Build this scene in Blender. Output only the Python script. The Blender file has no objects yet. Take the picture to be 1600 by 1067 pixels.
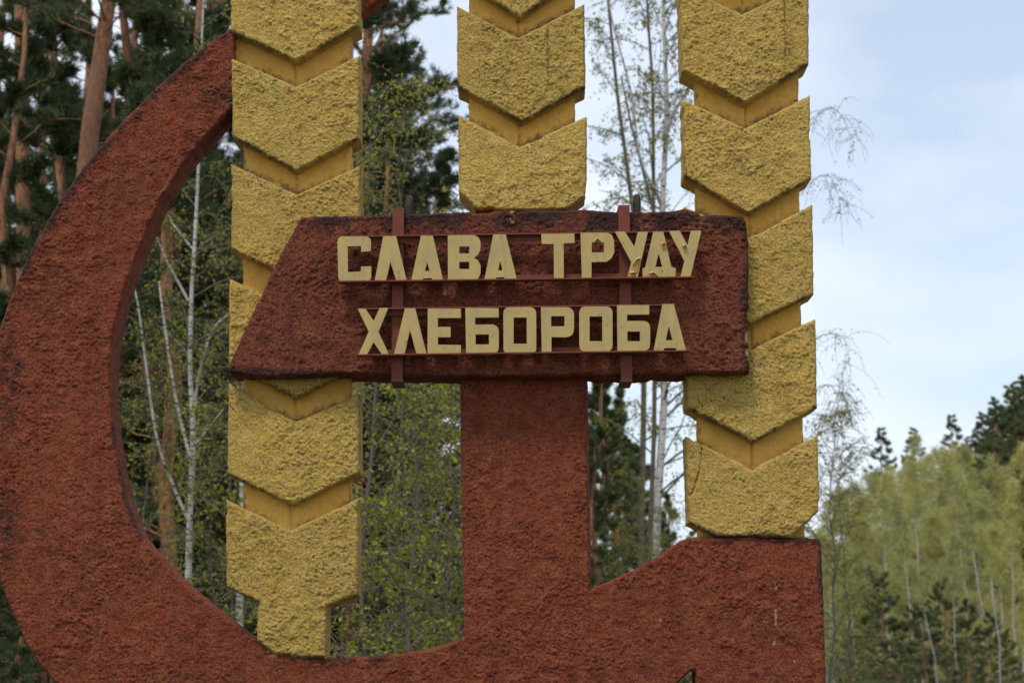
import bpy, math, random
import numpy as np
from mathutils import Vector, geometry, kdtree

R = math.radians
random.seed(7)
rng = np.random.default_rng(7)
scene = bpy.context.scene
COL = scene.collection

# ------------------------------------------------------------------ camera
FPX = 3556.0            # focal length in pixels of the 1600 px wide photograph (80 mm on 36 mm)
PITCH = math.atan(516.5 / FPX)
CAM = np.array([0.0, -10.5, 1.6])
cam_d = bpy.data.cameras.new('camera')
cam = bpy.data.objects.new('camera', cam_d)
COL.objects.link(cam)
cam.location = CAM
cam.rotation_euler = (math.pi / 2 + PITCH, 0, 0)
cam_d.sensor_width = 36.0
cam_d.lens = 36.0 * FPX / 1600.0
cam_d.clip_end = 3000.0
cam_d.dof.use_dof = True
cam_d.dof.focus_distance = 10.6
cam_d.dof.aperture_fstop = 5.0
scene.camera = cam

# ------------------------------------------------------------------ sky, sun, exposure
SUN_EL, SUN_AZ = 60.0, 205.0          # azimuth clockwise from +Y
world = bpy.data.worlds.new('World')
scene.world = world
world.use_nodes = True
wn = world.node_tree.nodes
wl = world.node_tree.links
wn.clear()
w_out = wn.new('ShaderNodeOutputWorld')
w_bg = wn.new('ShaderNodeBackground')
w_sky = wn.new('ShaderNodeTexSky')
w_sky.sky_type = 'NISHITA'
w_sky.sun_disc = False
w_sky.sun_elevation = R(SUN_EL)
w_sky.sun_rotation = R(SUN_AZ)
w_sky.air_density = 1.0
w_sky.dust_density = 1.0
w_tc = wn.new('ShaderNodeTexCoord')
w_map = wn.new('ShaderNodeMapping')
w_map.inputs['Scale'].default_value = (1.0, 1.0, 2.2)
w_map.inputs['Location'].default_value = (0.35, 0.2, 0.1)
w_noise = wn.new('ShaderNodeTexNoise')
w_noise.inputs['Scale'].default_value = 4.5
w_noise.inputs['Detail'].default_value = 6.0
w_noise.inputs['Roughness'].default_value = 0.5
w_ramp = wn.new('ShaderNodeValToRGB')
w_ramp.color_ramp.elements[0].position = 0.36
w_ramp.color_ramp.elements[0].color = (0.42, 0.42, 0.42, 1)
w_ramp.color_ramp.elements[1].position = 0.62
w_ramp.color_ramp.elements[1].color = (0.97, 0.97, 0.97, 1)
w_mix = wn.new('ShaderNodeMix')
w_mix.data_type = 'RGBA'
w_mix.inputs['B'].default_value = (6.5, 7.0, 7.9, 1)      # thin bright cloud
wl.new(w_tc.outputs['Generated'], w_map.inputs['Vector'])
wl.new(w_map.outputs['Vector'], w_noise.inputs['Vector'])
wl.new(w_noise.outputs['Fac'], w_ramp.inputs['Fac'])
wl.new(w_ramp.outputs['Color'], w_mix.inputs['Factor'])
wl.new(w_sky.outputs['Color'], w_mix.inputs['A'])
wl.new(w_mix.outputs['Result'], w_bg.inputs['Color'])
w_bg.inputs['Strength'].default_value = 0.105
wl.new(w_bg.outputs['Background'], w_out.inputs['Surface'])

sun_d = bpy.data.lights.new('sun', 'SUN')
sun_d.energy = 1.5
sun_d.angle = R(11)
sun_d.color = (1.0, 0.95, 0.87)
sun = bpy.data.objects.new('sun', sun_d)
COL.objects.link(sun)
sdir = Vector((math.sin(R(SUN_AZ)) * math.cos(R(SUN_EL)), math.cos(R(SUN_AZ)) * math.cos(R(SUN_EL)), math.sin(R(SUN_EL))))
sun.rotation_euler = (-sdir).to_track_quat('-Z', 'Y').to_euler()
sun.location = (-10, -20, 30)

vs = scene.view_settings
vs.view_transform = 'Standard'
vs.look = 'None'
vs.exposure = 0.5
vs.gamma = 1.0
scene.render.engine = 'CYCLES'

# ------------------------------------------------------------------ helpers
def tag(o, label=None, cat=None, group=None, kind=None):
    if label: o['label'] = label
    if cat: o['category'] = cat
    if group: o['group'] = group
    if kind: o['kind'] = kind
    return o

def empty(name, loc=(0, 0, 0)):
    o = bpy.data.objects.new(name, None)
    COL.objects.link(o)
    o.location = loc
    o.empty_display_size = 0.3
    return o

def link(name, mesh, parent=None, loc=(0, 0, 0)):
    o = bpy.data.objects.new(name, mesh)
    COL.objects.link(o)
    o.location = loc
    o.parent = parent
    return o

def mesh_np(name, verts, tris, mat, smooth=True, attrs=None):
    verts = np.asarray(verts, dtype=np.float32)
    tris = np.asarray(tris, dtype=np.int32)
    k = tris.shape[1]
    me = bpy.data.meshes.new(name)
    me.vertices.add(len(verts))
    me.vertices.foreach_set('co', verts.ravel())
    me.loops.add(tris.size)
    me.loops.foreach_set('vertex_index', tris.ravel())
    me.polygons.add(len(tris))
    me.polygons.foreach_set('loop_start', np.arange(0, tris.size, k, dtype=np.int32))
    me.polygons.foreach_set('loop_total', np.full(len(tris), k, dtype=np.int32))
    me.polygons.foreach_set('use_smooth', np.full(len(tris), smooth, dtype=bool))
    me.update(calc_edges=True)
    if attrs:
        for n, v in attrs.items():
            a = me.attributes.new(n, 'FLOAT', 'POINT')
            a.data.foreach_set('value', np.asarray(v, dtype=np.float32))
    me.materials.append(mat)
    return me

CP, SP = math.cos(PITCH), math.sin(PITCH)
def ray(u, v):
    a = (u - 800.0) / FPX
    b = (533.5 - v) / FPX
    return np.array([a, CP - b * SP, SP + b * CP])

def at(u, v, Y):
    """point of the vertical plane y = Y that stands at photograph position (u, v)"""
    d = ray(u, v)
    t = (Y - CAM[1]) / d[1]
    return CAM + d * t

def atp(pts, Y):
    return np.array([at(u, v, Y) for u, v in pts])

def catmull(pts, n=6):
    p = np.array(pts, float)
    q = np.vstack([2 * p[0] - p[1], p, 2 * p[-1] - p[-2]])
    out = []
    for i in range(1, len(q) - 2):
        p0, p1, p2, p3 = q[i - 1], q[i], q[i + 1], q[i + 2]
        for k in range(n):
            t = k / n
            out.append(0.5 * ((2 * p1) + (-p0 + p2) * t + (2 * p0 - 5 * p1 + 4 * p2 - p3) * t * t + (-p0 + 3 * p1 - 3 * p2 + p3) * t ** 3))
    out.append(q[-2])
    return np.array(out)

# ---- numpy noise
def hsh(ix, iz, seed):
    n = (ix.astype(np.int64) * 374761393 + iz.astype(np.int64) * 668265263 + seed * 1442695041) & 0xFFFFFFFF
    n = ((n ^ (n >> 13)) * 1274126177) & 0xFFFFFFFF
    n = ((n ^ (n >> 16)) * 2246822519) & 0xFFFFFFFF
    n = n ^ (n >> 15)
    return (n & 0xFFFFFF) / float(0xFFFFFF)

def vnoise(x, z, seed=0):
    ix, iz = np.floor(x), np.floor(z)
    fx, fz = x - ix, z - iz
    fx = fx * fx * (3 - 2 * fx); fz = fz * fz * (3 - 2 * fz)
    a, b = hsh(ix, iz, seed), hsh(ix + 1, iz, seed)
    c, d = hsh(ix, iz + 1, seed), hsh(ix + 1, iz + 1, seed)
    return (a * (1 - fx) + b * fx) * (1 - fz) + (c * (1 - fx) + d * fx) * fz

def fbm(x, z, seed=0, octv=4):
    s, a, t = 0.0, 0.5, 0.0
    for o in range(octv):
        s = s + a * vnoise(x * 2 ** o, z * 2 ** o, seed + o * 17); t += a; a *= 0.5
    return s / t

def worley(x, z, seed=0):
    ix, iz = np.floor(x), np.floor(z)
    best = np.full(x.shape, 9.0)
    for dx in (-1, 0, 1):
        for dz in (-1, 0, 1):
            cx, cz = ix + dx, iz + dz
            d = (cx + hsh(cx, cz, seed) - x) ** 2 + (cz + hsh(cx, cz, seed + 91) - z) ** 2
            best = np.minimum(best, d)
    return np.sqrt(best)

def sstep(a, b, x):
    t = np.clip((x - a) / (b - a), 0, 1)
    return t * t * (3 - 2 * t)

def plaster(x, z, seed, ax, az):
    """rough-cast: rounded clots of mortar of uneven size with deep gaps between them"""
    wx = x + 0.011 * (vnoise(x * 55, z * 55, seed + 5) - 0.5) + 0.005 * (vnoise(x * 150, z * 150, seed + 7) - 0.5)
    wz = z + 0.011 * (vnoise(x * 55, z * 55, seed + 6) - 0.5) + 0.005 * (vnoise(x * 150, z * 150, seed + 9) - 0.5)
    h1 = np.sqrt(np.clip(1 - (worley(wx / ax, wz / az, seed) * 1.25) ** 2, 0, 1))
    h2 = np.sqrt(np.clip(1 - (worley(wx / (ax * .6), wz / (az * .6), seed + 3) * 1.25) ** 2, 0, 1))
    big = fbm(x * 14, z * 14, seed + 8, 3)
    sel = sstep(0.25, 0.7, vnoise(x * 30, z * 30, seed + 12))
    h = np.maximum(h1 * (0.35 + 0.65 * sel), h2 * .62)
    return h + 0.35 * vnoise(x * 90, z * 90, seed + 15) + big * 0.6

def resample(poly, step):
    p = np.asarray(poly, float)
    out = []
    n = len(p)
    for i in range(n):
        a, b = p[i], p[(i + 1) % n]
        L = np.linalg.norm(b - a)
        m = max(1, int(round(L / step)))
        for k in range(m):
            out.append(a + (b - a) * k / m)
    out = np.array(out)
    d = np.linalg.norm(out - np.roll(out, 1, 0), axis=1)
    return out[d > step * 0.3]

def inside_rows(poly, step):
    """hexagonal grid of points inside a polygon, scanline by scanline"""
    p = np.asarray(poly); q = np.roll(p, -1, 0)
    z0, z1 = p[:, 1].min(), p[:, 1].max()
    pts = []
    h = step * 0.866
    for r, z in enumerate(np.arange(z0 + h * 0.5, z1, h)):
        m = (p[:, 1] <= z) != (q[:, 1] <= z)
        xs = np.sort(p[m, 0] + (z - p[m, 1]) * (q[m, 0] - p[m, 0]) / (q[m, 1] - p[m, 1]))
        for a, b in zip(xs[0::2], xs[1::2]):
            o = (r % 2) * step * 0.5
            x = np.arange(math.ceil((a - o) / step) * step + o, b, step)
            if len(x):
                pts.append(np.stack([x, np.full(len(x), z)], 1))
    return np.vstack(pts) if pts else np.zeros((0, 2))

def seg_dist(P, line):
    best = np.full(len(P), 9.0)
    L = np.asarray(line)
    for a, b in zip(L[:-1], L[1:]):
        ab = b - a
        t = np.clip(((P - a) @ ab) / max(ab @ ab, 1e-9), 0, 1)
        d = np.linalg.norm(P - (a + t[:, None] * ab), axis=1)
        best = np.minimum(best, d)
    return best

def rough_prism(name, px, Yf, Yb, mat, seed=0, step=0.006, amp=0.010, ax=0.022, az=0.018,
                jit=0.004, rim=0.005, grime=(), edge_grime=(0.018, 0.35), cracks=(), drips=(), back_shift=(0, 0), chips=0.0):
    """a cast slab: the outline px stands in the plane y=Yf; front face is rough-cast plaster in real relief"""
    poly = atp(px, Yf)[:, [0, 2]]
    ring = resample(poly, step)
    # uneven, chipped outline
    tang = np.roll(ring, -1, 0) - np.roll(ring, 1, 0)
    area = 0.5 * np.sum(poly[:, 0] * np.roll(poly[:, 1], -1) - np.roll(poly[:, 0], -1) * poly[:, 1])
    nrm = np.stack([tang[:, 1], -tang[:, 0]], 1) * (1 if area > 0 else -1)
    nrm /= np.maximum(np.linalg.norm(nrm, axis=1)[:, None], 1e-9)
    jn = (fbm(ring[:, 0] * 45, ring[:, 1] * 45, seed + 2, 3) - 0.5) * 2 * jit
    ch = sstep(0.66, 0.8, fbm(ring[:, 0] * 9, ring[:, 1] * 9, seed + 30, 3)) * chips
    ring = ring + nrm * (jn - ch)[:, None]
    n = len(ring)
    grid = inside_rows(ring, step)
    kd = kdtree.KDTree(n)
    for i, c in enumerate(ring):
        kd.insert((c[0], c[1], 0), i)
    kd.balance()
    gd = np.array([kd.find((c[0], c[1], 0))[2] for c in grid]) if len(grid) else np.zeros(0)
    keep = gd > step * 0.6
    grid, gd = grid[keep], gd[keep]
    grid = grid + rng.uniform(-.18, .18, grid.shape) * step
    pts = np.vstack([ring, grid])
    if area < 0:
        face = list(range(n))[::-1]
    else:
        face = list(range(n))
    res = geometry.delaunay_2d_cdt([Vector((float(a), float(b))) for a, b in pts], [], [face], 1, 1e-6)
    V = np.array([(v.x, v.y) for v in res[0]])
    T = np.array([f for f in res[2] if len(f) == 3])
    # distance to the rim for each output vertex
    kd_d = np.array([kd.find((c[0], c[1], 0))[2] for c in V])
    x, z = V[:, 0], V[:, 1]
    h = plaster(x, z, seed, ax, az) * amp
    h *= sstep(-0.3, 1.0, kd_d / 0.012) * (.62 + .5 * sstep(.35, .62, fbm(x * 5, z * 3.2, seed + 70, 3)))
    lead = -rim * (1 - sstep(0, 1, kd_d / (rim * 1.8)))
    y = Yf - h + amp * 0.9 - lead * 1.0
    g = np.zeros(len(V)); dr = np.zeros(len(V))
    nz = .45 * fbm(x * 25, z * 25, seed + 40, 3) + .55 * fbm(x * 95, z * 95, seed + 44, 3)
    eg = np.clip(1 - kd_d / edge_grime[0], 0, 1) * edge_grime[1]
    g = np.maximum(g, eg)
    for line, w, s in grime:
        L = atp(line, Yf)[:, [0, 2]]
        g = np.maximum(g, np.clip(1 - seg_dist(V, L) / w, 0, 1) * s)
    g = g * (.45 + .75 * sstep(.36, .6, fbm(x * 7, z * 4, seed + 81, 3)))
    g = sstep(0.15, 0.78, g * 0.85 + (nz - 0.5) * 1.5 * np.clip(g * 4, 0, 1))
    for line, w in cracks:
        L = atp(line, Yf)[:, [0, 2]]
        c = np.clip(1 - seg_dist(V, L) / w, 0, 1)
        y = y + c * 0.012
        g = np.maximum(g, c * .55 * sstep(.3, .6, vnoise(x * 50, z * 50, 77)))
    for line, w in drips:
        L = atp(line, Yf)[:, [0, 2]]
        dr = np.maximum(dr, np.clip(1.6 - 1.6 * seg_dist(V, L) / w, 0, 1) * sstep(0.35, 0.5, vnoise(x * 60, z * 60, 3)))
    nv = len(V)
    verts = [np.stack([x, y, z], 1)]
    grs = [g]; drs = [dr]
    # oriented so that faces look at the camera (-y)
    t0 = V[T[:, 0]]; t1 = V[T[:, 1]]; t2 = V[T[:, 2]]
    ar = (t1[:, 0] - t0[:, 0]) * (t2[:, 1] - t0[:, 1]) - (t1[:, 1] - t0[:, 1]) * (t2[:, 0] - t0[:, 0])
    T[ar < 0] = T[ar < 0][:, ::-1]
    # boundary edges from the triangulation itself
    E = np.vstack([T[:, [0, 1]], T[:, [1, 2]], T[:, [2, 0]]])
    key = np.minimum(E[:, 0], E[:, 1]).astype(np.int64) * nv + np.maximum(E[:, 0], E[:, 1])
    uq, inv, cnt = np.unique(key, return_inverse=True, return_counts=True)
    B = E[cnt[inv] == 1]
    bv = np.unique(B)
    idx = -np.ones(nv, int); idx[bv] = np.arange(len(bv))
    nb = len(bv)
    rows = max(2, int(abs(Yb - Yf) / 0.03))
    prev = bv.copy()
    off = nv
    tris = [T]
    for r in range(1, rows + 1):
        t = r / rows
        yy = Yf + (Yb - Yf) * t
        if r == 1: yy = Yf + amp * .6 + 0.012
        bx = V[bv, 0] + back_shift[0] * t
        bz = V[bv, 1] + back_shift[1] * t
        wob = (fbm(bx * 30 + yy * 31, bz * 30 + yy * 17, seed + 60, 3) - .5) * 0.006
        verts.append(np.stack([bx + wob, np.full(nb, yy), bz + wob], 1))
        grs.append(np.clip(g[bv] * (1 - t * 2.5), 0, 1)); drs.append(np.zeros(nb))
        cur = np.arange(off, off + nb)
        a = prev[idx[B[:, 0]]]; b = prev[idx[B[:, 1]]]
        c = cur[idx[B[:, 1]]]; d = cur[idx[B[:, 0]]]
        tris.append(np.stack([b, a, d], 1)); tris.append(np.stack([b, d, c], 1))
        prev = cur
        off += nb
    # back face
    last = {int(bv[i]): int(prev[i]) for i in range(nb)}
    nxt = {int(a): int(b) for a, b in B}
    s0 = int(B[0, 0]); loop = [s0]; c = nxt[s0]
    while c != s0 and len(loop) <= nb:
        loop.append(c); c = nxt[c]
    co = V[loop]
    rb = geometry.delaunay_2d_cdt([Vector((float(a), float(b))) for a, b in co], [], [list(range(len(loop)))], 1, 1e-7)
    if len(rb[0]) == len(loop):
        bt = np.array([[last[loop[i]] for i in f] for f in rb[2]])
        tris.append(bt[:, ::-1])
    me = mesh_np(name, np.vstack(verts), np.vstack(tris), mat, True,
                 {'grime': np.concatenate(grs), 'drip': np.concatenate(drs)})
    return me

def plain_prism(name, px, Yf, Yb, mat, holes=(), bev=0.0):
    loops = [atp(px, Yf)[:, [0, 2]]] + [atp(h, Yf)[:, [0, 2]] for h in holes]
    return prism_xz(name, loops, Yf, Yb, mat)

def prism_xz(name, loops, Yf, Yb, mat):
    pts = np.vstack(loops)
    edges = []; o = 0; ids = []
    for l in loops:
        n = len(l)
        ids.append([o + i for i in range(n)])
        edges += [(o + i, o + (i + 1) % n) for i in range(n)]
        o += n
    res = geometry.delaunay_2d_cdt([Vector((float(a), float(b))) for a, b in pts], edges, [], 0, 1e-6)
    V = np.array([(v.x, v.y) for v in res[0]])
    def pip(c, poly):
        p = poly; q = np.roll(p, -1, 0)
        m = (p[:, 1] <= c[1]) != (q[:, 1] <= c[1])
        xs = p[m, 0] + (c[1] - p[m, 1]) * (q[m, 0] - p[m, 0]) / (q[m, 1] - p[m, 1])
        return (np.sum(xs > c[0]) % 2) == 1
    T = []
    for f in res[2]:
        c = V[list(f)].mean(0)
        if pip(c, loops[0]) and not any(pip(c, h) for h in loops[1:]):
            a, b, d = V[f[0]], V[f[1]], V[f[2]]
            s = (b[0] - a[0]) * (d[1] - a[1]) - (b[1] - a[1]) * (d[0] - a[0])
            T.append(tuple(f) if s > 0 else tuple(f)[::-1])
    T = np.array(T); nv = len(V)
    front = np.stack([V[:, 0], np.full(nv, Yf), V[:, 1]], 1)
    back = front.copy(); back[:, 1] = Yb
    E = np.vstack([T[:, [0, 1]], T[:, [1, 2]], T[:, [2, 0]]])
    S = {(int(a), int(b)) for a, b in E}
    B = np.array([(a, b) for a, b in S if (b, a) not in S])
    # separate side vertices keep the edges crisp
    sv = np.vstack([front, back, front, back])
    sides = np.vstack([np.stack([B[:, 1] + 2 * nv, B[:, 0] + 2 * nv, B[:, 0] + 3 * nv], 1),
                       np.stack([B[:, 1] + 2 * nv, B[:, 0] + 3 * nv, B[:, 1] + 3 * nv], 1)])
    return mesh_np(name, sv, np.vstack([T, T[:, ::-1] + nv, sides]), mat, False)

def box_mesh(name, x0, x1, y0, y1, z0, z1, mat):
    v = [(x, y, z) for x in (x0, x1) for y in (y0, y1) for z in (z0, z1)]
    f = [(0, 1, 3, 2), (4, 6, 7, 5), (0, 4, 5, 1), (2, 3, 7, 6), (0, 2, 6, 4), (1, 5, 7, 3)]
    me = mesh_np(name, v, f, mat, False)
    return me

def tube_np(path, radii, sides=7, rough=0.0, seed=0):
    P = np.asarray(path, float); n = len(P)
    r = np.broadcast_to(np.asarray(radii, float), (n,))
    t = np.gradient(P, axis=0)
    t /= np.maximum(np.linalg.norm(t, axis=1)[:, None], 1e-9)
    ref = np.array([0.31, 0.95, 0.05]) if abs(t[:, 2]).mean() > 0.6 else np.array([0.05, 0.1, 1.0])
    a = np.cross(t, ref); a /= np.maximum(np.linalg.norm(a, axis=1)[:, None], 1e-9)
    b = np.cross(t, a)
    ang = np.arange(sides) * 2 * math.pi / sides
    rr = r[:, None] * np.ones(sides)
    if rough:
        rr = rr * (1 + rough * (rng.random((n, sides)) - .5))
    V = P[:, None] + rr[..., None] * (a[:, None] * np.cos(ang)[None, :, None] + b[:, None] * np.sin(ang)[None, :, None])
    V = V.reshape(-1, 3)
    i = np.arange(n - 1)[:, None] * sides
    k = np.arange(sides)[None]
    k2 = (k + 1) % sides
    F = np.stack([i + k, i + k2, i + sides + k2, i + sides + k], -1).reshape(-1, 4)
    return V, F

class Tubes:
    def __init__(s): s.v = []; s.f = []; s.n = 0
    def add(s, path, radii, sides=6, rough=0.0):
        v, f = tube_np(path, radii, sides, rough)
        s.v.append(v); s.f.append(f + s.n); s.n += len(v)
    def mesh(s, name, mat):
        return mesh_np(name, np.vstack(s.v), np.vstack(s.f), mat, True)

# ------------------------------------------------------------------ materials
def newmat(name):
    m = bpy.data.materials.new(name)
    m.use_nodes = True
    nt = m.node_tree
    bs = nt.nodes['Principled BSDF']
    return m, nt, bs

def N(nt, typ, **kw):
    n = nt.nodes.new(typ)
    for k, v in kw.items():
        if k in n.inputs: n.inputs[k].default_value = v
        else: setattr(n, k, v)
    return n

def noise(nt, scale, detail=4, rough=0.5, vec=None):
    n = N(nt, 'ShaderNodeTexNoise', Scale=scale, Detail=detail, Roughness=rough)
    if vec: nt.links.new(vec, n.inputs['Vector'])
    return n.outputs['Fac']

def ramp(nt, fac, stops):
    r = nt.nodes.new('ShaderNodeValToRGB')
    e = r.color_ramp.elements
    while len(e) < len(stops): e.new(0.5)
    for i, (p, c) in enumerate(stops):
        e[i].position = p
        e[i].color = (c, c, c, 1) if not hasattr(c, '__len__') else (*c, 1)
    nt.links.new(fac, r.inputs['Fac'])
    return r.outputs['Color']

def mixc(nt, fac, a, b, blend='MIX'):
    m = nt.nodes.new('ShaderNodeMix')
    m.data_type = 'RGBA'; m.blend_type = blend
    for s, v in (('Factor', fac), ('A', a), ('B', b)):
        sock = m.inputs[s] if s != 'Factor' else m.inputs[0]
        if hasattr(v, 'is_linked') or hasattr(v, 'links'): nt.links.new(v, sock)
        elif hasattr(v, '__len__'): sock.default_value = (*v, 1)
        else: sock.default_value = v
    return m.outputs['Result']

def plaster_mat(name, c1, c2, c3, bare, dirt, drip, bare_amt=0.64, bump=0.9, speck=None, speck_amt=.55, streak=.35):
    m, nt, bs = newmat(name)
    tc = N(nt, 'ShaderNodeTexCoord').outputs['Object']
    big = ramp(nt, noise(nt, 2.2, 5, .6, tc), [(.32, 0.0), (.68, 1.0)])
    mid = ramp(nt, noise(nt, 17, 4, .6, tc), [(.35, 0.0), (.65, 1.0)])
    col = mixc(nt, big, c1, c2)
    col = mixc(nt, mid, col, c3)
    smp = N(nt, 'ShaderNodeMapping'); smp.inputs['Scale'].default_value = (7, 7, .55)
    nt.links.new(tc, smp.inputs['Vector'])
    col = mixc(nt, ramp(nt, noise(nt, 1.6, 5, .62, smp.outputs['Vector']), [(.52, 0.0), (.72, streak)]), col, tuple(x * .45 for x in c2))
    col = mixc(nt, ramp(nt, noise(nt, 1.1, 5, .62, smp.outputs['Vector']), [(.55, 0.0), (.75, streak)]), col, tuple(min(.8, x * 1.35 + .015) for x in c3))
    oi = ramp(nt, N(nt, 'ShaderNodeObjectInfo').outputs['Random'], [(0.0, (.90, .89, .88)), (1.0, (1.07, 1.06, 1.02))])
    col = mixc(nt, 1.0, col, oi, 'MULTIPLY')
    spk = ramp(nt, noise(nt, 75, 3, .6, tc), [(bare_amt, 0.0), (bare_amt + .05, 1.0)])
    spz = ramp(nt, noise(nt, 5.0, 4, .6, tc), [(.42, 0.0), (.62, 1.0)])
    f = nt.nodes.new('ShaderNodeMath'); f.operation = 'MULTIPLY'
    nt.links.new(spk, f.inputs[0]); nt.links.new(spz, f.inputs[1])
    col = mixc(nt, f.outputs[0], col, bare)
    fs = ramp(nt, noise(nt, 100, 2, .55, tc), [(.46, 0.0), (.63, speck_amt)])
    col = mixc(nt, fs, col, speck or tuple(x * .38 for x in c2))
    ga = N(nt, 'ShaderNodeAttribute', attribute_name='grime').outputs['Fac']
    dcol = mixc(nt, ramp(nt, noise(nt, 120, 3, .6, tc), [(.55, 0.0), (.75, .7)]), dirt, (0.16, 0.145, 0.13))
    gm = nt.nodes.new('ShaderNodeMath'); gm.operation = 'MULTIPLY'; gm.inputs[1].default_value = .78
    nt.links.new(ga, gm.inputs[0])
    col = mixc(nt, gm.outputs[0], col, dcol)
    da = N(nt, 'ShaderNodeAttribute', attribute_name='drip').outputs['Fac']
    col = mixc(nt, da, col, drip)
    nt.links.new(col, bs.inputs['Base Color'])
    bs.inputs['Roughness'].default_value = 0.85
    bs.inputs['Specular IOR Level'].default_value = 0.18
    bp = N(nt, 'ShaderNodeBump', Strength=bump, Distance=0.020)
    nt.links.new(noise(nt, 150, 3, .65, tc), bp.inputs['Height'])
    nt.links.new(bp.outputs['Normal'], bs.inputs['Normal'])
    return m

M_YEL = plaster_mat('yellow_roughcast', (0.68, 0.435, 0.090), (0.59, 0.395, 0.100), (0.71, 0.49, 0.140), (0.11, 0.10, 0.085), (0.040, 0.034, 0.028), (0.60, 0.40, 0.08), .575, speck=(0.27, 0.165, 0.045), speck_amt=.50, streak=.25)
M_RED = plaster_mat('red_roughcast', (0.345, 0.067, 0.029), (0.225, 0.050, 0.028), (0.365, 0.110, 0.050), (0.055, 0.024, 0.020), (0.022, 0.016, 0.015), (0.50, 0.33, 0.12), .61, speck=(0.070, 0.022, 0.016), speck_amt=.65)
M_HEAD = plaster_mat('dark_red_roughcast', (0.265, 0.058, 0.029), (0.170, 0.044, 0.028), (0.290, 0.090, 0.045), (0.10, 0.085, 0.075), (0.022, 0.017, 0.016), (0.50, 0.33, 0.10), .63, speck=(0.042, 0.018, 0.015), speck_amt=.7)

def smooth_paint(name, c1, c2, bare, bump=.25, sc=9.0, thr=.66):
    m, nt, bs = newmat(name)
    tc = N(nt, 'ShaderNodeTexCoord').outputs['Object']
    col = mixc(nt, ramp(nt, noise(nt, sc, 5, .6, tc), [(.35, 0.0), (.65, 1.0)]), c1, c2)
    col = mixc(nt, ramp(nt, noise(nt, 28, 5, .65, tc), [(thr, 0.0), (thr + .04, 1.0)]), col, bare)
    smp = N(nt, 'ShaderNodeMapping'); smp.inputs['Scale'].default_value = (22, 22, 2.2)
    nt.links.new(tc, smp.inputs['Vector'])
    col = mixc(nt, ramp(nt, noise(nt, 1.5, 4, .6, smp.outputs['Vector']), [(.52, 0.0), (.74, .38)]), col, bare)
    nt.links.new(col, bs.inputs['Base Color'])
    bs.inputs['Roughness'].default_value = 0.7
    bs.inputs['Specular IOR Level'].default_value = 0.25
    bp = N(nt, 'ShaderNodeBump', Strength=bump, Distance=0.004)
    nt.links.new(noise(nt, 60, 5, .65, tc), bp.inputs['Height'])
    nt.links.new(bp.outputs['Normal'], bs.inputs['Normal'])
    return m

M_CORE = plaster_mat('orange_yellow_smooth_render', (0.74, 0.41, 0.080), (0.66, 0.375, 0.080), (0.75, 0.45, 0.105), (0.22, 0.14, 0.07), (0.06, 0.05, 0.04), (0.6, .4, .08), .66, .35, speck=(0.50, 0.28, 0.055), speck_amt=.3, streak=.3)
M_LET = smooth_paint('letter_paint', (0.485, 0.355, 0.128), (0.41, 0.31, 0.135), (0.27, 0.16, 0.08), .3, 11, .65)
M_PEEL = smooth_paint('orange_undercoat', (0.55, 0.27, 0.08), (0.50, 0.24, 0.07), (0.38, 0.15, 0.06), .1)
M_STEEL = smooth_paint('red_oxide_steel', (0.20, 0.052, 0.028), (0.15, 0.042, 0.026), (0.10, 0.05, 0.04), .2, 12, .62)
M_IRON = smooth_paint('dark_iron', (0.025, 0.02, 0.018), (0.04, 0.03, 0.025), (0.08, 0.04, 0.025), .3)
M_CONC = smooth_paint('grey_concrete', (0.30, 0.28, 0.25), (0.22, 0.21, 0.19), (0.12, 0.12, 0.10), .5, 4)

# ------------------------------------------------------------------ ground
def terrain(x, y):
    x = np.asarray(x, float); y = np.asarray(y, float)
    hill = 11.0 * sstep(65, 210, y) * sstep(2, 30, x - (y - 60) * 0.05)
    back = 5.0 * sstep(60, 260, y)
    return hill + back + 0.35 * (fbm(x * .08, y * .08, 5, 3) - .5) * sstep(4, 16, np.hypot(x, y))

gm_, gnt, gbs = newmat('forest_floor')
gtc = N(gnt, 'ShaderNodeTexCoord').outputs['Object']
gcol = mixc(gnt, ramp(gnt, noise(gnt, .35, 6, .6, gtc), [(.4, 0.0), (.6, 1.0)]), (0.055, 0.075, 0.022), (0.09, 0.068, 0.035))
gcol = mixc(gnt, ramp(gnt, noise(gnt, 9, 5, .7, gtc), [(.45, 0.0), (.7, 1.0)]), gcol, (0.12, 0.105, 0.05))
gnt.links.new(gcol, gbs.inputs['Base Color'])
gbs.inputs['Roughness'].default_value = .95
gbp = N(gnt, 'ShaderNodeBump', Strength=.8, Distance=.08)
gnt.links.new(noise(gnt, 12, 6, .7, gtc), gbp.inputs['Height'])
gnt.links.new(gbp.outputs['Normal'], gbs.inputs['Normal'])
gx = np.concatenate([np.linspace(-1500, -120, 12), np.linspace(-110, 110, 90), np.linspace(120, 1500, 12)])
gy = np.concatenate([np.linspace(-400, -40, 8), np.linspace(-35, 260, 110), np.linspace(280, 2000, 12)])
GX, GY = np.meshgrid(gx, gy)
GZ = terrain(GX, GY)
gv = np.stack([GX, GY, GZ], -1).reshape(-1, 3)
nx, ny = len(gx), len(gy)
gi = (np.arange(ny - 1)[:, None] * nx + np.arange(nx - 1)[None]).ravel()
gf = np.stack([gi, gi + 1, gi + nx + 1, gi + nx], 1)
tag(link('ground', mesh_np('ground', gv, gf, gm_)), kind='structure')

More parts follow.
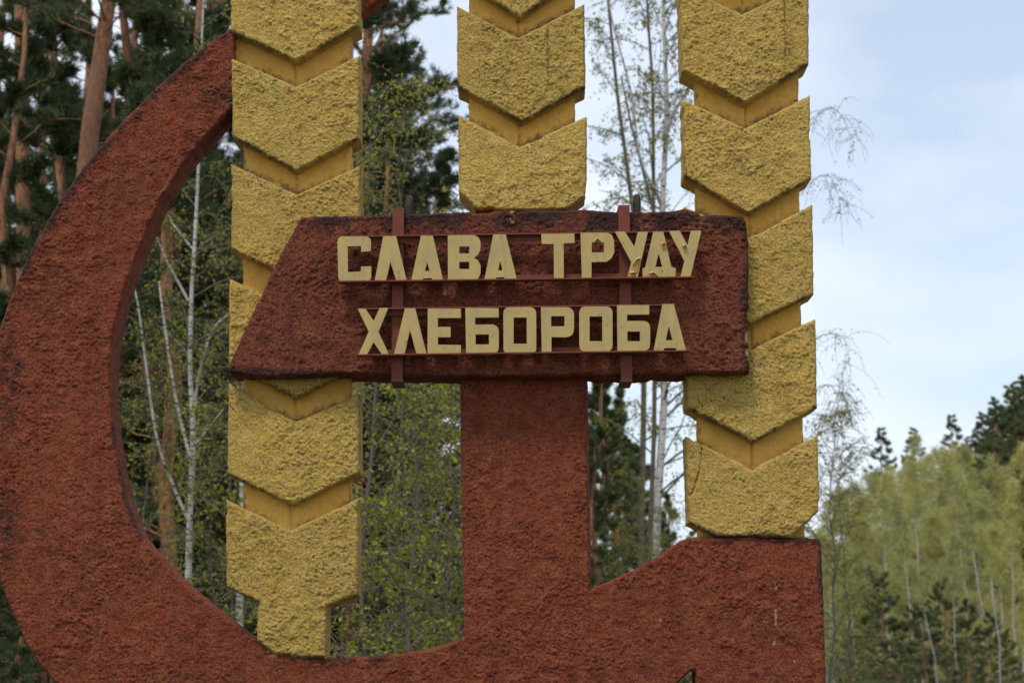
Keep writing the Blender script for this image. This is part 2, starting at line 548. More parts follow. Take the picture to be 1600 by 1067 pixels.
# ------------------------------------------------------------------ monument
mon = empty('monument', (0, 0.1, 0))
tag(mon, 'red concrete hammer and sickle monument with three tall yellow wheat ears', 'monument')
def part(name, me, parent=mon, label=None):
    o = link(name, me, parent)
    root = mon
    o.matrix_parent_inverse.identity()
    if parent is mon: o.location = (0, -0.1, 0)
    if label: o['label'] = label
    return o

outer = [(366, 39), (355, 47), (290, 95), (200, 180), (150, 236), (100, 302), (62, 365), (38, 412), (12, 475), (-8, 540),
         (-28, 640), (-32, 740), (-20, 850), (4, 920), (28, 978), (47, 1016), (86, 1067), (180, 1150), (300, 1220), (450, 1258),
         (600, 1262), (760, 1235), (900, 1180), (1000, 1115), (1060, 1066), (1081, 1047)]
right = [(1087, 1049), (1088, 1067), (1094, 1440), (1300, 1440), (1291, 1067), (1288, 960), (1284, 850), (1281, 841), (1180, 838), (1095, 838), (1074, 840)]
inn1 = [(1059, 847), (1030, 867), (1006, 881), (960, 904), (921, 920), (820, 962), (726, 996), (690, 1008), (650, 1017), (600, 1023),
        (550, 1026), (510, 1027), (455, 1020), (399, 996), (375, 980), (323, 940), (275, 897), (223, 840), (203, 795), (190, 750), (176, 664), (172, 588),
        (175, 540), (182, 500), (197, 445), (227, 367), (250, 315), (263, 296), (295, 245), (332, 202), (357, 175), (366, 166)]
sick_px = list(map(tuple, catmull(outer, 4))) + right + list(map(tuple, catmull(inn1, 4)))
sickle = part('sickle', rough_prism('sickle', sick_px, 0.0, 0.24, M_RED, seed=11, step=0.0054, amp=0.0140, ax=.020, az=.0140, jit=.004,
    grime=[(outer[:12], .07, .95), ([(1073, 840), (1281, 841)], .05, .95), ([(1283, 845), (1288, 960)], .035, 1.0),
           (inn1[17:21], .03, .8), (inn1[9:15], .06, .55), ([(330, 150), (364, 150)], .10, .6), ([(0, 520), (30, 700), (0, 900)], .14, .55)],
    edge_grime=(.012, .25), drips=[([(1211, 908), (1212, 920)], .008), ([(1212, 945), (1212, 975)], .006), ([(1210, 1002), (1209, 1006)], .008),
    ([(1241, 1032), (1241, 1036)], .006), ([(1030, 968), (1034, 969)], .005), ([(420, 1020), (428, 1022)], .02)]), label='rough red sickle blade with its square grip at the right')
tip_px = [(545, 40), (567, 22), (600, -4), (650, -45), (720, -110), (640, -85), (545, -45)]
part('sickle_tip', rough_prism('sickle_tip', tip_px, .11, .23, M_RED, seed=12, step=.012, amp=.006), label='point of the sickle blade behind the left ear')
hand_px = [(719, 578), (720, 700), (722, 850), (726, 996), (731, 1120), (738, 1440), (936, 1440), (926, 1120), (922, 920), (919, 760), (916, 578)]
part('hammer_handle', rough_prism('hammer_handle', hand_px, -0.006, 0.235, M_RED, seed=21, step=.0052, amp=.0135, ax=.0195, az=.0140, jit=.004,
     edge_grime=(.012, .25), grime=[([(919, 900), (924, 960)], .05, .6)], back_shift=(.014, 0)), label='upright red hammer handle')
head_px = [(471, 338), (560, 336), (650, 334), (712, 331), (760, 329), (915, 327), (964, 330), (1010, 331), (1050, 329), (1070, 325), (1088, 330), (1096, 336), (1140, 336), (1160, 336), (1169, 345), (1170, 460), (1171, 582),
           (1072, 584), (915, 587), (720, 588), (640, 586), (532, 584), (470, 588), (415, 589), (380, 586), (358, 582), (356, 574), (384, 510), (424, 426), (440, 394)]
part('hammer_head', rough_prism('hammer_head', head_px, -0.11, 0.18, M_HEAD, seed=31, step=.0052, amp=.0175, ax=.022, az=.018, jit=.004, rim=.006,
     grime=[([(480, 340), (760, 334), (1165, 342)], .13, .98), ([(1166, 345), (1168, 580)], .05, .85), ([(500, 425), (790, 420)], .10, .45), ([(560, 540), (1060, 535)], .07, .42),
            ([(471, 338), (356, 574)], .03, .75), ([(358, 580), (530, 584)], .03, .95)],
     drips=[([(800, 332), (801, 348)], .012), ([(694, 452), (695, 462)], .010), ([(1167, 520), (1169, 560)], .012)], edge_grime=(.014, .4), chips=.008), label='dark red hammer head behind the lettering')
plinth = rough_prism('plinth', [(640, 1432), (1400, 1432), (1400, 1640), (640, 1640)], -.25, .5, M_CONC, seed=41, step=.03, amp=.006)
part('plinth', plinth, label='grey concrete plinth under the hammer and sickle')
for k, (u, v) in enumerate(((640, 322), (995, 320))):
    c = at(u, v, .03)
    ang = np.linspace(0, math.pi, 14)
    pth = np.stack([np.full(14, c[0]), .03 + .05 * np.cos(ang), c[2] - .02 + .055 * np.sin(ang)], 1)
    pth = np.vstack([[c[0], .08, c[2] - .16], pth, [c[0], -.02, c[2] - .16]])
    v_, f_ = tube_np(pth, .017, 9)
    part('lifting_loop', mesh_np('lifting_loop', v_, f_, M_IRON))

GF, GB = -0.012, 0.215
def ear(label, core_px, grains, seed, extra=()):
    e = part('wheat_ear', rough_prism('wheat_ear', core_px, .070, .165, M_CORE, seed=seed, step=.008, amp=.0055, ax=.030, az=.034, jit=.003, rim=.004,
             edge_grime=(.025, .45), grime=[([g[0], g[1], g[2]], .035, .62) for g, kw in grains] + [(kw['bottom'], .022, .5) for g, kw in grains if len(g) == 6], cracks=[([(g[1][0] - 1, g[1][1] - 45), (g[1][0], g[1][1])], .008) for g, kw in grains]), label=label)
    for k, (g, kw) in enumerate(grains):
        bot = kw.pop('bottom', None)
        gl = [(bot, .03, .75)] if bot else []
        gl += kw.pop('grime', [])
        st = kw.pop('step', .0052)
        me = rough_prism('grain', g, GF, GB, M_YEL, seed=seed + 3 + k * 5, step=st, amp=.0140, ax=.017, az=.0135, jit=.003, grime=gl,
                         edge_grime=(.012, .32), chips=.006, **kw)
        o = link('grain', me, e)
        o.location = (0, 0, 0)
    return e

def G(tl, nt_, tr, br, tip, bl, **kw):
    kw['bottom'] = [bl, tip, br]
    return ([tl, nt_, tr, br, tip, bl], kw)

lcore = [(380, -330), (548, -330), (549, 400), (548, 870), (380, 870), (380, 135), (363, 125), (362, 35), (380, 25)]
ear('yellow wheat ear rising from the sickle, left of the hammer handle', lcore, [
    G((362, -245), (463, -200), (563, -248), (563, -128), (463, -72), (362, -125), step=.012),
    G((361, -80), (463, -33), (562, -82), (562, 41), (463, 97), (360, 50), ),
    G((360, 90), (462, 135), (562, 86), (562, 216), (462, 268), (363, 214)),
    G((360, 255), (464, 304), (563, 258), (563, 388), (462, 440), (361, 390)),
    G((358, 435), (461, 482), (563, 436), (563, 570), (463, 622), (357, 570)),
    G((357, 598), (462, 659), (562, 614), (562, 739), (458, 790), (355, 741)),
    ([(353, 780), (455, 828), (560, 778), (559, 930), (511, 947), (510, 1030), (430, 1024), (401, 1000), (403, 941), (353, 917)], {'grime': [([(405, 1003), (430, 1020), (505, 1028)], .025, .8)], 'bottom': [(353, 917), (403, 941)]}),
], 100)
mcore = [(733, -330), (898, -330), (899, 322), (733, 322)]
ear('yellow wheat ear standing on top of the hammer head', mcore, [
    G((713, -325), (812, -275), (912, -325), (912, -205), (812, -150), (713, -205), step=.012),
    G((713, -160), (812, -110), (912, -162), (913, -35), (812, 28), (714, -33), step=.009),
    G((714, 9), (810, 59), (913, 6), (915, 137), (815, 192), (715, 136), grime=[([(715, 130), (720, 140)], .03, 1.0)], cracks=[([(856, 40), (857, 130)], .007)]),
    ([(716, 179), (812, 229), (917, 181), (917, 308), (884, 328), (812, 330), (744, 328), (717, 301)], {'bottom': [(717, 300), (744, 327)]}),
], 200)
rcore = [(1082, -330), (1246, -330), (1248, 200), (1252, 500), (1258, 842), (1092, 842), (1088, 330)]
ear('yellow wheat ear on the sickle grip at the right end of the hammer', rcore, [
    G((1060, -332), (1160, -282), (1262, -334), (1262, -214), (1160, -160), (1060, -212), step=.012),
    G((1061, -168), (1160, -120), (1263, -170), (1263, -62), (1160, -22), (1062, -50), step=.009),
    G((1062, -26), (1160, 22), (1264, -28), (1264, 101), (1165, 162), (1066, 111), cracks=[([(1226, 5), (1228, 110)], .006)]),
    G((1067, 155), (1165, 200), (1266, 148), (1268, 280), (1170, 334), (1069, 276)),
    G((1069, 322), (1171, 370), (1270, 319), (1272, 460), (1172, 507), (1070, 456)),
    G((1071, 502), (1174, 545), (1275, 497), (1277, 637), (1177, 692), (1073, 637)),
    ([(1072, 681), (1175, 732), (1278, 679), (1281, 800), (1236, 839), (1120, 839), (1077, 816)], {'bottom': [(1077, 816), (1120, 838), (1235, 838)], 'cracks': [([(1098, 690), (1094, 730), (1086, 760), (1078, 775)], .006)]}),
], 300)

# ------------------------------------------------------------------ lettering on its steel frame
YL = -0.205                                  # front of the letters
sign = empty('lettering_sign', tuple(at(800, 590, -.15)))
tag(sign, 'pale yellow cut out letters in two rows on a red steel frame', 'sign')
so = sign.location.copy()
def spart(name, me, parent=sign, label=None):
    o = link(name, me, parent)
    if parent is sign: o.location = -so
    if label: o['label'] = label
    return o
def rnd(pts, rad=7.0, which=None, n=5):
    """round selected corners of a polygon"""
    out = []; m = len(pts)
    for i, p in enumerate(pts):
        if which is not None and i not in which:
            out.append(p); continue
        p = np.array(p); a = np.array(pts[i - 1]); b = np.array(pts[(i + 1) % m])
        ra = min(rad, .48 * np.linalg.norm(a - p)); rb = min(rad, .48 * np.linalg.norm(b - p))
        s = p + (a - p) / np.linalg.norm(a - p) * ra; e = p + (b - p) / np.linalg.norm(b - p) * rb
        for k in range(n + 1):
            t = k / n
            out.append(tuple((1 - t) ** 2 * s + 2 * t * (1 - t) * p + t * t * e))
    return out
def rect(x0, y0, x1, y1): return [(x0, y0), (x1, y0), (x1, y1), (x0, y1)]
LET = [
 ('С', rnd([(527, 369.5), (579.5, 369.5), (579.5, 392.5), (564.5, 393.5), (564.5, 384.5), (543, 385), (543.5, 425.5), (564, 424.5), (564, 416.5), (580, 416), (580, 440), (528.5, 441)], 9, {0, 1, 10, 11}), []),
 ('Л', [(598.7, 368.8), (618.7, 368.8), (635.3, 438.7), (619, 438.7), (609.7, 408.7), (602.9, 439.4), (585.3, 439.4)], []),
 ('А', [(657.9, 368.5), (676.7, 368.5), (692.5, 438), (675, 438), (675, 434.6), (660.9, 435), (660.4, 438.7), (642.6, 438.7)], [[(667.4, 410.2), (671.3, 423.4), (663.8, 423.4)]]),
 ('В', [(699.4, 367.7), (742, 367.7), (748, 371.5), (751, 378), (750.5, 391), (746, 399), (740.5, 402.5), (747, 407), (751, 415), (751, 427), (747, 435), (740, 438), (700, 438.2)], [rect(717.6, 385.1, 733.2, 396.1), rect(717.6, 409, 733.2, 420.4)]),
 ('А', [(771, 366.8), (790.5, 366.8), (807.6, 436.3), (788.8, 436.3), (788, 433.3), (775.4, 433.3), (775, 437), (757, 437)], [[(781.5, 407), (785.2, 422.4), (778.3, 422.4)]]),
 ('Т', [(846, 365.6), (897.3, 365), (897.9, 379.9), (881, 380.5), (881, 434.7), (865.8, 434.7), (865, 381.3), (846.7, 381.3)], []),
 ('Р', [(907.2, 363.6), (949, 363.6), (956, 367), (959.5, 375), (959.8, 394), (956, 403), (948, 408.5), (924, 409.5), (924, 435.3), (909.4, 435.3)], [rect(924.5, 379, 943.7, 394.5)]),
 ('У', [(961.2, 362.2), (976.6, 362.2), (991, 385.2), (996.6, 362.2), (1012, 362.2), (996.3, 433.3), (980.3, 433.3), (986.5, 409.4)], []),
 ('Д', [(1020.5, 362.2), (1036.5, 362.2), (1049.2, 417), (1055.7, 419), (1055, 433), (1004.2, 433), (1004.2, 419), (1007.8, 418.4)], [[(1029, 396), (1035, 417), (1023.9, 417)]]),
 ('У', [(1045, 360.8), (1062.4, 360.8), (1074.5, 383.3), (1079.3, 360.8), (1095.6, 360.2), (1078.7, 433), (1063.2, 433), (1069.7, 407.2)], []),
 ('Х', [(559, 482.1), (571.2, 482.1), (583.6, 501.3), (593.3, 481.4), (606.7, 480.9), (591.4, 518.4), (608.5, 554.5), (597.5, 554.5), (583.6, 534.2), (573, 554.5), (559.7, 555), (576, 518.4)], []),
 ('Л', [(632.8, 482.1), (648.7, 482.1), (666.5, 553.3), (651, 554), (640.6, 515.5), (631.6, 554.5), (615.3, 554.5)], []),
 ('Е', [(668.2, 482.1), (720, 482.1), (720, 496.7), (684, 496.7), (684, 510.6), (704, 510.6), (704, 526.4), (684, 526.4), (684, 538.6), (720, 538.6), (720, 554), (668.2, 554)], []),
 ('Б', rnd([(727.2, 481.4), (779, 481.4), (779, 496), (742.5, 496), (742.5, 507), (779.5, 507), (779.5, 553.3), (728, 553.3)], 12, {5, 6}), [rect(743, 522.3, 764, 538)]),
 ('О', rnd(rect(786.6, 480, 838, 553), 10), [rect(802.5, 496, 823, 537)]),
 ('Р', rnd([(845.3, 479.7), (896.8, 479.7), (896.8, 526.7), (861.6, 526.7), (861.6, 551), (846.5, 551)], 13, {1, 2}), [rect(861.2, 493.8, 882, 509.8)]),
 ('О', rnd(rect(905.2, 479, 957, 549), 10), [rect(921.2, 494.3, 941, 533)]),
 ('Б', rnd([(964, 477), (1014.6, 477), (1014.6, 491.5), (979.7, 491.5), (979.7, 501.4), (1016, 501.4), (1016, 548.3), (965, 548.3)], 12, {5, 6}), [rect(980.3, 517.7, 1000, 533)]),
 ('А', [(1035, 475.2), (1052.8, 475.2), (1072.2, 547.2), (1057, 547.8), (1055.7, 543.6), (1038, 544), (1037, 548.3), (1021, 548.3)], [[(1045, 509.3), (1051, 531.5), (1040.2, 531.5)]]),
]
letter_objs = []
for k, (ch, pl, ho) in enumerate(LET):
    pl = [(u + random.uniform(-.3, .3), v + random.uniform(-.3, .3)) for u, v in pl]
    me = plain_prism('letter', pl, YL + random.uniform(-.002, .002), YL + .022, M_LET, ho)
    o = spart('letter', me, label='raised pale yellow letter ' + ch)
    letter_objs.append(o)
# places where the paint has come off the letters, and the curled lips of paint beside them
FL = [(7, [(988, 412), (993, 404), (1000, 401), (995, 424), (990, 428)]), (7, [(981, 432.6), (984, 425), (990, 424), (993, 430), (991, 432.8)]),
      (8, [(1033, 381), (1036, 377.5), (1040, 381), (1039.5, 389), (1035, 390)]), (8, [(1009, 431), (1014, 426), (1020, 424), (1027, 430), (1031, 432.4), (1012, 432.4)]),
      (6, [(927, 377), (932, 371), (939, 376.5), (933, 377.5)]), (9, [(1066, 384), (1069, 381), (1073, 385), (1070, 388)])]
for li, pl in FL:
    o = spart('paint_flake', plain_prism('paint_flake', pl, YL - .0045, YL - .001, M_PEEL), letter_objs[li])
    c = np.mean(pl, 0)
    top = sorted(pl, key=lambda p: p[1])[:3]
    top = sorted(top)
    lip = atp([(u, v - .3) for u, v in top], YL - .004)
    lipo = lip + np.array([[.003, -.014, -.008]] * len(lip))
    vv = np.vstack([lip, lipo]); n = len(lip)
    ff = [(i, i + 1, n + i + 1) for i in range(n - 1)] + [(i, n + i + 1, n + i) for i in range(n - 1)]
    spart('paint_flake', mesh_np('paint_flake', vv, ff, M_LET, False), letter_objs[li])
# angle-iron rails: a flat top flange and an upright flange behind the letters
def rail(u0, v0, u1, v1, up):
    a = at(u0, v0, YL + .024); b = at(u1, v1, YL + .024)
    d = b - a
    # profile in (y, z): L
    th = .006; W = .036 if up else .058; H = .032
    if up:   prof = [(0, 0), (W, 0), (W, -H), (W - th, -H), (W - th, -th), (0, -th)]
    else:    prof = [(0, 0), (W, 0), (W, H), (W - th, H), (W - th, th), (0, th)]
    vv = []
    for p in (a, b):
        for y, z in prof: vv.append((p[0], p[1] - (.012 if up else .034) + y, p[2] + z))
    m = len(prof)
    vv = np.array(vv)
    q = [(i, (i + 1) % m, m + (i + 1) % m, m + i) for i in range(m)]
    me = bpy.data.meshes.new('rail')
    me.from_pydata([tuple(x) for x in vv], [], q + [tuple(range(m))[::-1], tuple(range(m, 2 * m))])
    me.materials.append(M_STEEL)
    return spart('rail', me)
rail(545, 369.2, 1088, 361.0, True)
rail(530, 442.6, 1084, 435.6, False)
rail(562, 482.0, 1056, 475.6, True)
rail(556, 557.0, 1078, 550.2, False)
for (u0, u1, ub0, ub1, vt) in ((613.5, 631, 611.5, 629, 329), (966, 984, 970, 988, 324.5)):
    y0, y1 = -.150, -.136
    a = at(u0, vt, y0); b = at(u1, vt, y0); c = at(ub1, 588, y0); d = at(ub0, 588, y0)
    vv = [(p[0], y, p[2]) for p in (a, b, c, d) for y in (y0, y1)]
    q = [(0, 6, 4, 2), (1, 3, 5, 7), (0, 2, 3, 1), (2, 4, 5, 3), (4, 6, 7, 5), (6, 0, 1, 7)]
    spart('strap', mesh_np('strap', vv, q, M_STEEL, False))
    # the strap's foot turns under the hammer head and its top folds over it
    w = .0265
    xm = (c[0] + d[0]) / 2; zc = c[2]
    spart('strap_hook', box_mesh('strap_hook', xm - w, xm + w, y0 + .001, .10, zc - .024, zc - .010, M_STEEL))
    spart('strap_hook', box_mesh('strap_hook', xm - w + .001, xm + w - .001, y0 + .0005, y1, zc - .0098, zc - .0005, M_STEEL))
    xm = (a[0] + b[0]) / 2; zt = a[2]
    spart('strap_hook', box_mesh('strap_hook', xm - w, xm + w, y0 + .001, .06, zt + .001, zt + .012, M_STEEL))

# ------------------------------------------------------------------ vegetation
def bark_pine():
    m, nt, bs = newmat('pine_bark')
    tc = N(nt, 'ShaderNodeTexCoord').outputs['Object']
    mp = N(nt, 'ShaderNodeMapping'); mp.inputs['Scale'].default_value = (13, 13, 4.0)
    nt.links.new(tc, mp.inputs['Vector'])
    col = mixc(nt, ramp(nt, noise(nt, 2.2, 6, .65, mp.outputs['Vector']), [(.36, 0.0), (.62, 1.0)]), (0.09, 0.048, 0.032), (0.58, 0.25, 0.105))
    col = mixc(nt, ramp(nt, noise(nt, .5, 3, .5, tc), [(.42, 0.0), (.62, 1.0)]), col, (0.30, 0.15, 0.085))
    nt.links.new(col, bs.inputs['Base Color']); bs.inputs['Roughness'].default_value = .9
    bp = N(nt, 'ShaderNodeBump', Strength=1.0, Distance=.05)
    nt.links.new(noise(nt, 3, 5, .65, mp.outputs['Vector']), bp.inputs['Height'])
    nt.links.new(bp.outputs['Normal'], bs.inputs['Normal'])
    return m
def bark_birch(dark=False):
    m, nt, bs = newmat('birch_bark' if not dark else 'grey_bark')
    tc = N(nt, 'ShaderNodeTexCoord').outputs['Object']
    mp = N(nt, 'ShaderNodeMapping'); mp.inputs['Scale'].default_value = (4, 4, 17)
    nt.links.new(tc, mp.inputs['Vector'])
    base = (0.55, 0.52, 0.47) if not dark else (0.16, 0.12, 0.085)
    b2 = (0.40, 0.37, 0.33) if not dark else (0.10, 0.08, 0.06)
    col = mixc(nt, ramp(nt, noise(nt, 1.2, 4, .6, tc), [(.4, 0.0), (.6, 1.0)]), base, b2)
    col = mixc(nt, ramp(nt, noise(nt, 1.7, 4, .7, mp.outputs['Vector']), [(.53, 0.0), (.60, 1.0)]), col, (0.05, 0.042, 0.036))
    nt.links.new(col, bs.inputs['Base Color']); bs.inputs['Roughness'].default_value = .75
    return m
def leafmat(name, a, b, c, trans=.35):
    m, nt, bs = newmat(name)
    gi_ = N(nt, 'ShaderNodeNewGeometry').outputs['Random Per Island']
    oi = N(nt, 'ShaderNodeObjectInfo').outputs['Random']
    col = ramp(nt, gi_, [(0.0, a), (.55, b), (1.0, c)])
    mul = ramp(nt, oi, [(0.0, (.78, .80, .85)), (1.0, (1.18, 1.12, 1.0))])
    col = mixc(nt, 1.0, col, mul, 'MULTIPLY')
    nt.links.new(col, bs.inputs['Base Color'])
    bs.inputs['Roughness'].default_value = .55
    bs.inputs['Specular IOR Level'].default_value = .25
    tr = N(nt, 'ShaderNodeBsdfTranslucent')
    nt.links.new(col, tr.inputs['Color'])
    mx = nt.nodes.new('ShaderNodeMixShader'); mx.inputs[0].default_value = trans
    nt.links.new(bs.outputs[0], mx.inputs[1]); nt.links.new(tr.outputs[0], mx.inputs[2])
    nt.links.new(mx.outputs[0], nt.nodes['Material Output'].inputs['Surface'])
    return m
M_PBARK = bark_pine()
M_BBARK = bark_birch()
M_GBARK = bark_birch(True)
M_NEED = leafmat('pine_needles', (0.055, 0.080, 0.034), (0.085, 0.118, 0.046), (0.125, 0.150, 0.056), .32)
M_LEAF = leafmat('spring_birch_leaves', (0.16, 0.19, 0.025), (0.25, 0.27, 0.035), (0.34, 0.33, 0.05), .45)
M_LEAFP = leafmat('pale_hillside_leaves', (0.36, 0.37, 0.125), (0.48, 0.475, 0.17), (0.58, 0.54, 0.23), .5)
M_NEED_HAZE = leafmat('haze_paled_needles', (0.17, 0.20, 0.085), (0.22, 0.25, 0.11), (0.28, 0.29, 0.13), .48)  # needle green paled: distance haze on the low hillside painted into the colour
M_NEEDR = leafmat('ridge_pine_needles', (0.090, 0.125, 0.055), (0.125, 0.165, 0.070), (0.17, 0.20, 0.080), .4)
M_LEAFD = leafmat('dark_spruce_needles', (0.040, 0.060, 0.028), (0.062, 0.088, 0.036), (0.095, 0.118, 0.046), .28)

def unit(v):
    return v / np.maximum(np.linalg.norm(v, axis=-1, keepdims=True), 1e-9)

def needles_mesh(name, P, D, mat, n=14, ln=.12, w=.017, spread=1.0):
    P = np.asarray(P); D = unit(np.asarray(D))
    m = len(P)
    d = unit(D[:, None] * .75 + rng.normal(size=(m, n, 3)) * spread * .6)
    L = ln * rng.uniform(.7, 1.25, (m, n, 1))
    s = unit(np.cross(d, rng.normal(size=(m, n, 3)))) * w * .5
    b = P[:, None] + rng.normal(size=(m, n, 3)) * ln * .22
    V = np.stack([b - s, b + s, b + d * L], 2).reshape(-1, 3)
    F = np.arange(len(V)).reshape(-1, 3)
    return mesh_np(name, V, F, mat, False)

def leaves_mesh(name, P, mat, size=.035, hang=.5, var=.35):
    P = np.asarray(P); m = len(P)
    ax = unit(rng.normal(size=(m, 3)) + np.array([0, 0, -hang]))
    sd = unit(np.cross(ax, rng.normal(size=(m, 3))))
    nr = np.cross(ax, sd)
    s = size * rng.uniform(1 - var, 1 + var, (m, 1))
    a = P; b = P + ax * s * .5 + sd * s * .38 + nr * s * .10; c = P + ax * s * 1.05; d = P + ax * s * .5 - sd * s * .38 + nr * s * .10
    V = np.stack([a, b, c, d], 1).reshape(-1, 3)
    F = np.arange(len(V)).reshape(-1, 4)
    return mesh_np(name, V, F, mat, False)

def curve_branch(p, az, el, L, n=6, sag=0.0, wig=.08):
    pts = [np.array(p, float)]
    d = np.array([math.cos(az) * math.cos(el), math.sin(az) * math.cos(el), math.sin(el)])
    for k in range(n):
        d = d + np.array([0, 0, -sag / n]) + rng.normal(size=3) * wig
        d /= np.linalg.norm(d)
        pts.append(pts[-1] + d * L / n)
    return np.array(pts)

def interp_path(path, t):
    P = np.asarray(path); k = t * (len(P) - 1); i = min(int(k), len(P) - 2); f = k - i
    return P[i] * (1 - f) + P[i + 1] * f

def pine_parts(H, r0, crown0, nb, Lmax, path=None, dead=3, top_taper=.55, twigs=10, tuft=6, sag=-.25, radius_top=.35, low_el=.15):
    """Scots pine: trunk with limbs, and needle tufts spread along side twigs"""
    tb = Tubes(); P = []; D = []
    if path is None:
        n = 12
        wob = np.cumsum(rng.normal(size=(n, 2)) * .07, 0)
        path = np.array([[wob[i, 0], wob[i, 1], H * i / (n - 1)] for i in range(n)])
        path[0, :2] = 0
    path = np.asarray(path, float)
    z0 = path[0, 2]
    rad = r0 * (1 - (1 - radius_top) * np.linspace(0, 1, len(path)))
    rad[-1] *= .4
    rad[0] *= 1.15
    tb.add(path, rad, 12, .10)
    for k in range(nb + dead):
        is_dead = k >= nb
        t = crown0 + (1 - crown0) * (k + rng.random()) / nb if not is_dead else rng.uniform(crown0 * .35, crown0 + .1)
        t = min(t, .995)
        p = interp_path(path, t)
        rel = (t - crown0) / max(1e-3, 1 - crown0)
        prof = (min(1, rel / .18 + .55)) * (1 - rel ** 1.6 * top_taper * 1.15) if not is_dead else .45
        L = Lmax * max(.12, prof) * rng.uniform(.65, 1.15)
        az = rng.uniform(0, 2 * math.pi)
        el = low_el + .55 * max(rel, 0) + rng.normal() * .12
        br = curve_branch(p, az, el, L, 6, sag, .10)
        rb = max(.008, r0 * .13 * L / Lmax)
        tb.add(br, np.linspace(rb, rb * .3, len(br)), 5, .1)
        if is_dead and rng.random() < .6: continue
        for j in range(twigs):
            tt = rng.uniform(.28, 1.0) ** .8
            q = interp_path(br, tt)
            dirb = br[-1] - br[-2]
            ta = math.atan2(dirb[1], dirb[0]) + rng.choice([-1, 1]) * rng.uniform(.3, 1.2)
            tl = L * rng.uniform(.14, .32) * (1.25 - .5 * tt)
            tw = curve_branch(q, ta, rng.uniform(.0, .6), tl, 4, -.3, .12)
            tb.add(tw, [.012, .009, .007, .006, .005], 3)
            for i in range(tuft):
                s = rng.uniform(.3, 1.0)
                P.append(interp_path(tw, s)); D.append(tw[-1] - tw[-2] + np.array([0, 0, .02]))
        for i in range(3):
            P.append(interp_path(br, rng.uniform(.8, 1))); D.append(br[-1] - br[-2])
    return tb, np.array(P), np.array(D)

def birch_parts(H, r0, nb, path=None, start=.25, Lmax=2.0, twigs=6, lv=8, droop=1.3, el0=.75, spread=.03):
    tb = Tubes(); P = []
    tw_t = Tubes()
    if path is None:
        n = 11
        wob = np.cumsum(rng.normal(size=(n, 2)) * H * .008, 0)
        path = np.array([[wob[i, 0], wob[i, 1], H * i / (n - 1)] for i in range(n)])
        path[0, :2] = 0
    path = np.asarray(path, float)
    rad = r0 * (1 - .88 * np.linspace(0, 1, len(path)))
    tb.add(path, rad, 9, .06)
    for k in range(nb):
        t = start + (1 - start) * (k + rng.random()) / nb
        t = min(t, .99)
        p = interp_path(path, t)
        L = Lmax * (1 - .65 * t) * rng.uniform(.6, 1.2)
        br = curve_branch(p, rng.uniform(0, 6.28), el0 + rng.normal() * .15, L, 6, droop * .5, .09)
        rb = max(.005, r0 * .28 * (1 - t) + .004)
        tw_t.add(br, np.linspace(rb, .004, len(br)), 4)
        for j in range(twigs):
            q = interp_path(br, rng.uniform(.25, 1))
            tl = rng.uniform(.3, .9) * (.35 + .3 * Lmax * .5)
            tw = curve_branch(q, rng.uniform(0, 6.28), rng.uniform(-.2, .5), tl, 5, droop * 1.6, .12)
            tw_t.add(tw, np.linspace(.0045, .0025, len(tw)), 3)
            for i in range(lv):
                P.append(interp_path(tw, rng.uniform(.05, 1)) + rng.normal(size=3) * spread)
    return tb, tw_t, np.array(P)

def join_tubes(name, t, mat): return t.mesh(name, mat)

class Proto: pass
def tree_obj(name, loc, meshes, rz=0.0, sc=1.0, label=None, cat='tree', group=None, szz=None):
    root = empty(name, loc)
    root.rotation_euler[2] = rz
    root.scale = (sc, sc, sc if szz is None else szz)
    for n, me in meshes:
        link(n, me, root)
    tag(root, label, cat, group)
    return root

def gnd(u, depth):
    """foot of a tree seen in column u at a distance from the camera"""
    Y = CAM[1] + depth
    d = ray(u, 1050.0)
    x = d[0] / d[1] * depth
    return np.array([x, Y, float(terrain(x, Y))])

# ---- prototypes
def mk_pine(seed, **kw):
    tb, P, D = pine_parts(**kw)
    return [('trunk', tb.mesh('pine_trunk', M_PBARK)), ('crown', needles_mesh('pine_crown', P, D, M_NEED))]
def mk_spruce(H, r0, nb, Lmax):
    tb, P, D = pine_parts(H, r0, .06, nb, Lmax, dead=0, top_taper=.85, twigs=10, tuft=5, sag=.10, radius_top=.15, low_el=.05)
    return [('trunk', tb.mesh('young_trunk', M_PBARK)), ('crown', needles_mesh('young_crown', P, D, M_LEAFD, n=14, ln=.11, w=.017))]
tall = [mk_pine(1, H=19, r0=.17, crown0=.38, nb=46, Lmax=2.6), mk_pine(2, H=17, r0=.15, crown0=.28, nb=50, Lmax=2.4), mk_pine(3, H=21, r0=.19, crown0=.42, nb=46, Lmax=2.8)]
young = [mk_pine(4, H=8, r0=.09, crown0=.08, nb=52, Lmax=1.7, dead=0, twigs=10, tuft=5, top_taper=.8), mk_spruce(9, .09, 70, 1.6), mk_spruce(6, .07, 56, 1.3)]

def mk_birch(H, r0, nb, leaf=M_LEAF, size=.035, bark=M_BBARK, twigbark=None, **kw):
    tb, tw, P = birch_parts(H, r0, nb, **kw)
    out = [('trunk', tb.mesh('birch_trunk', bark)), ('branches', tw.mesh('birch_branches', twigbark or M_GBARK)), ('crown', leaves_mesh('birch_crown', P, leaf, size))]
    return out

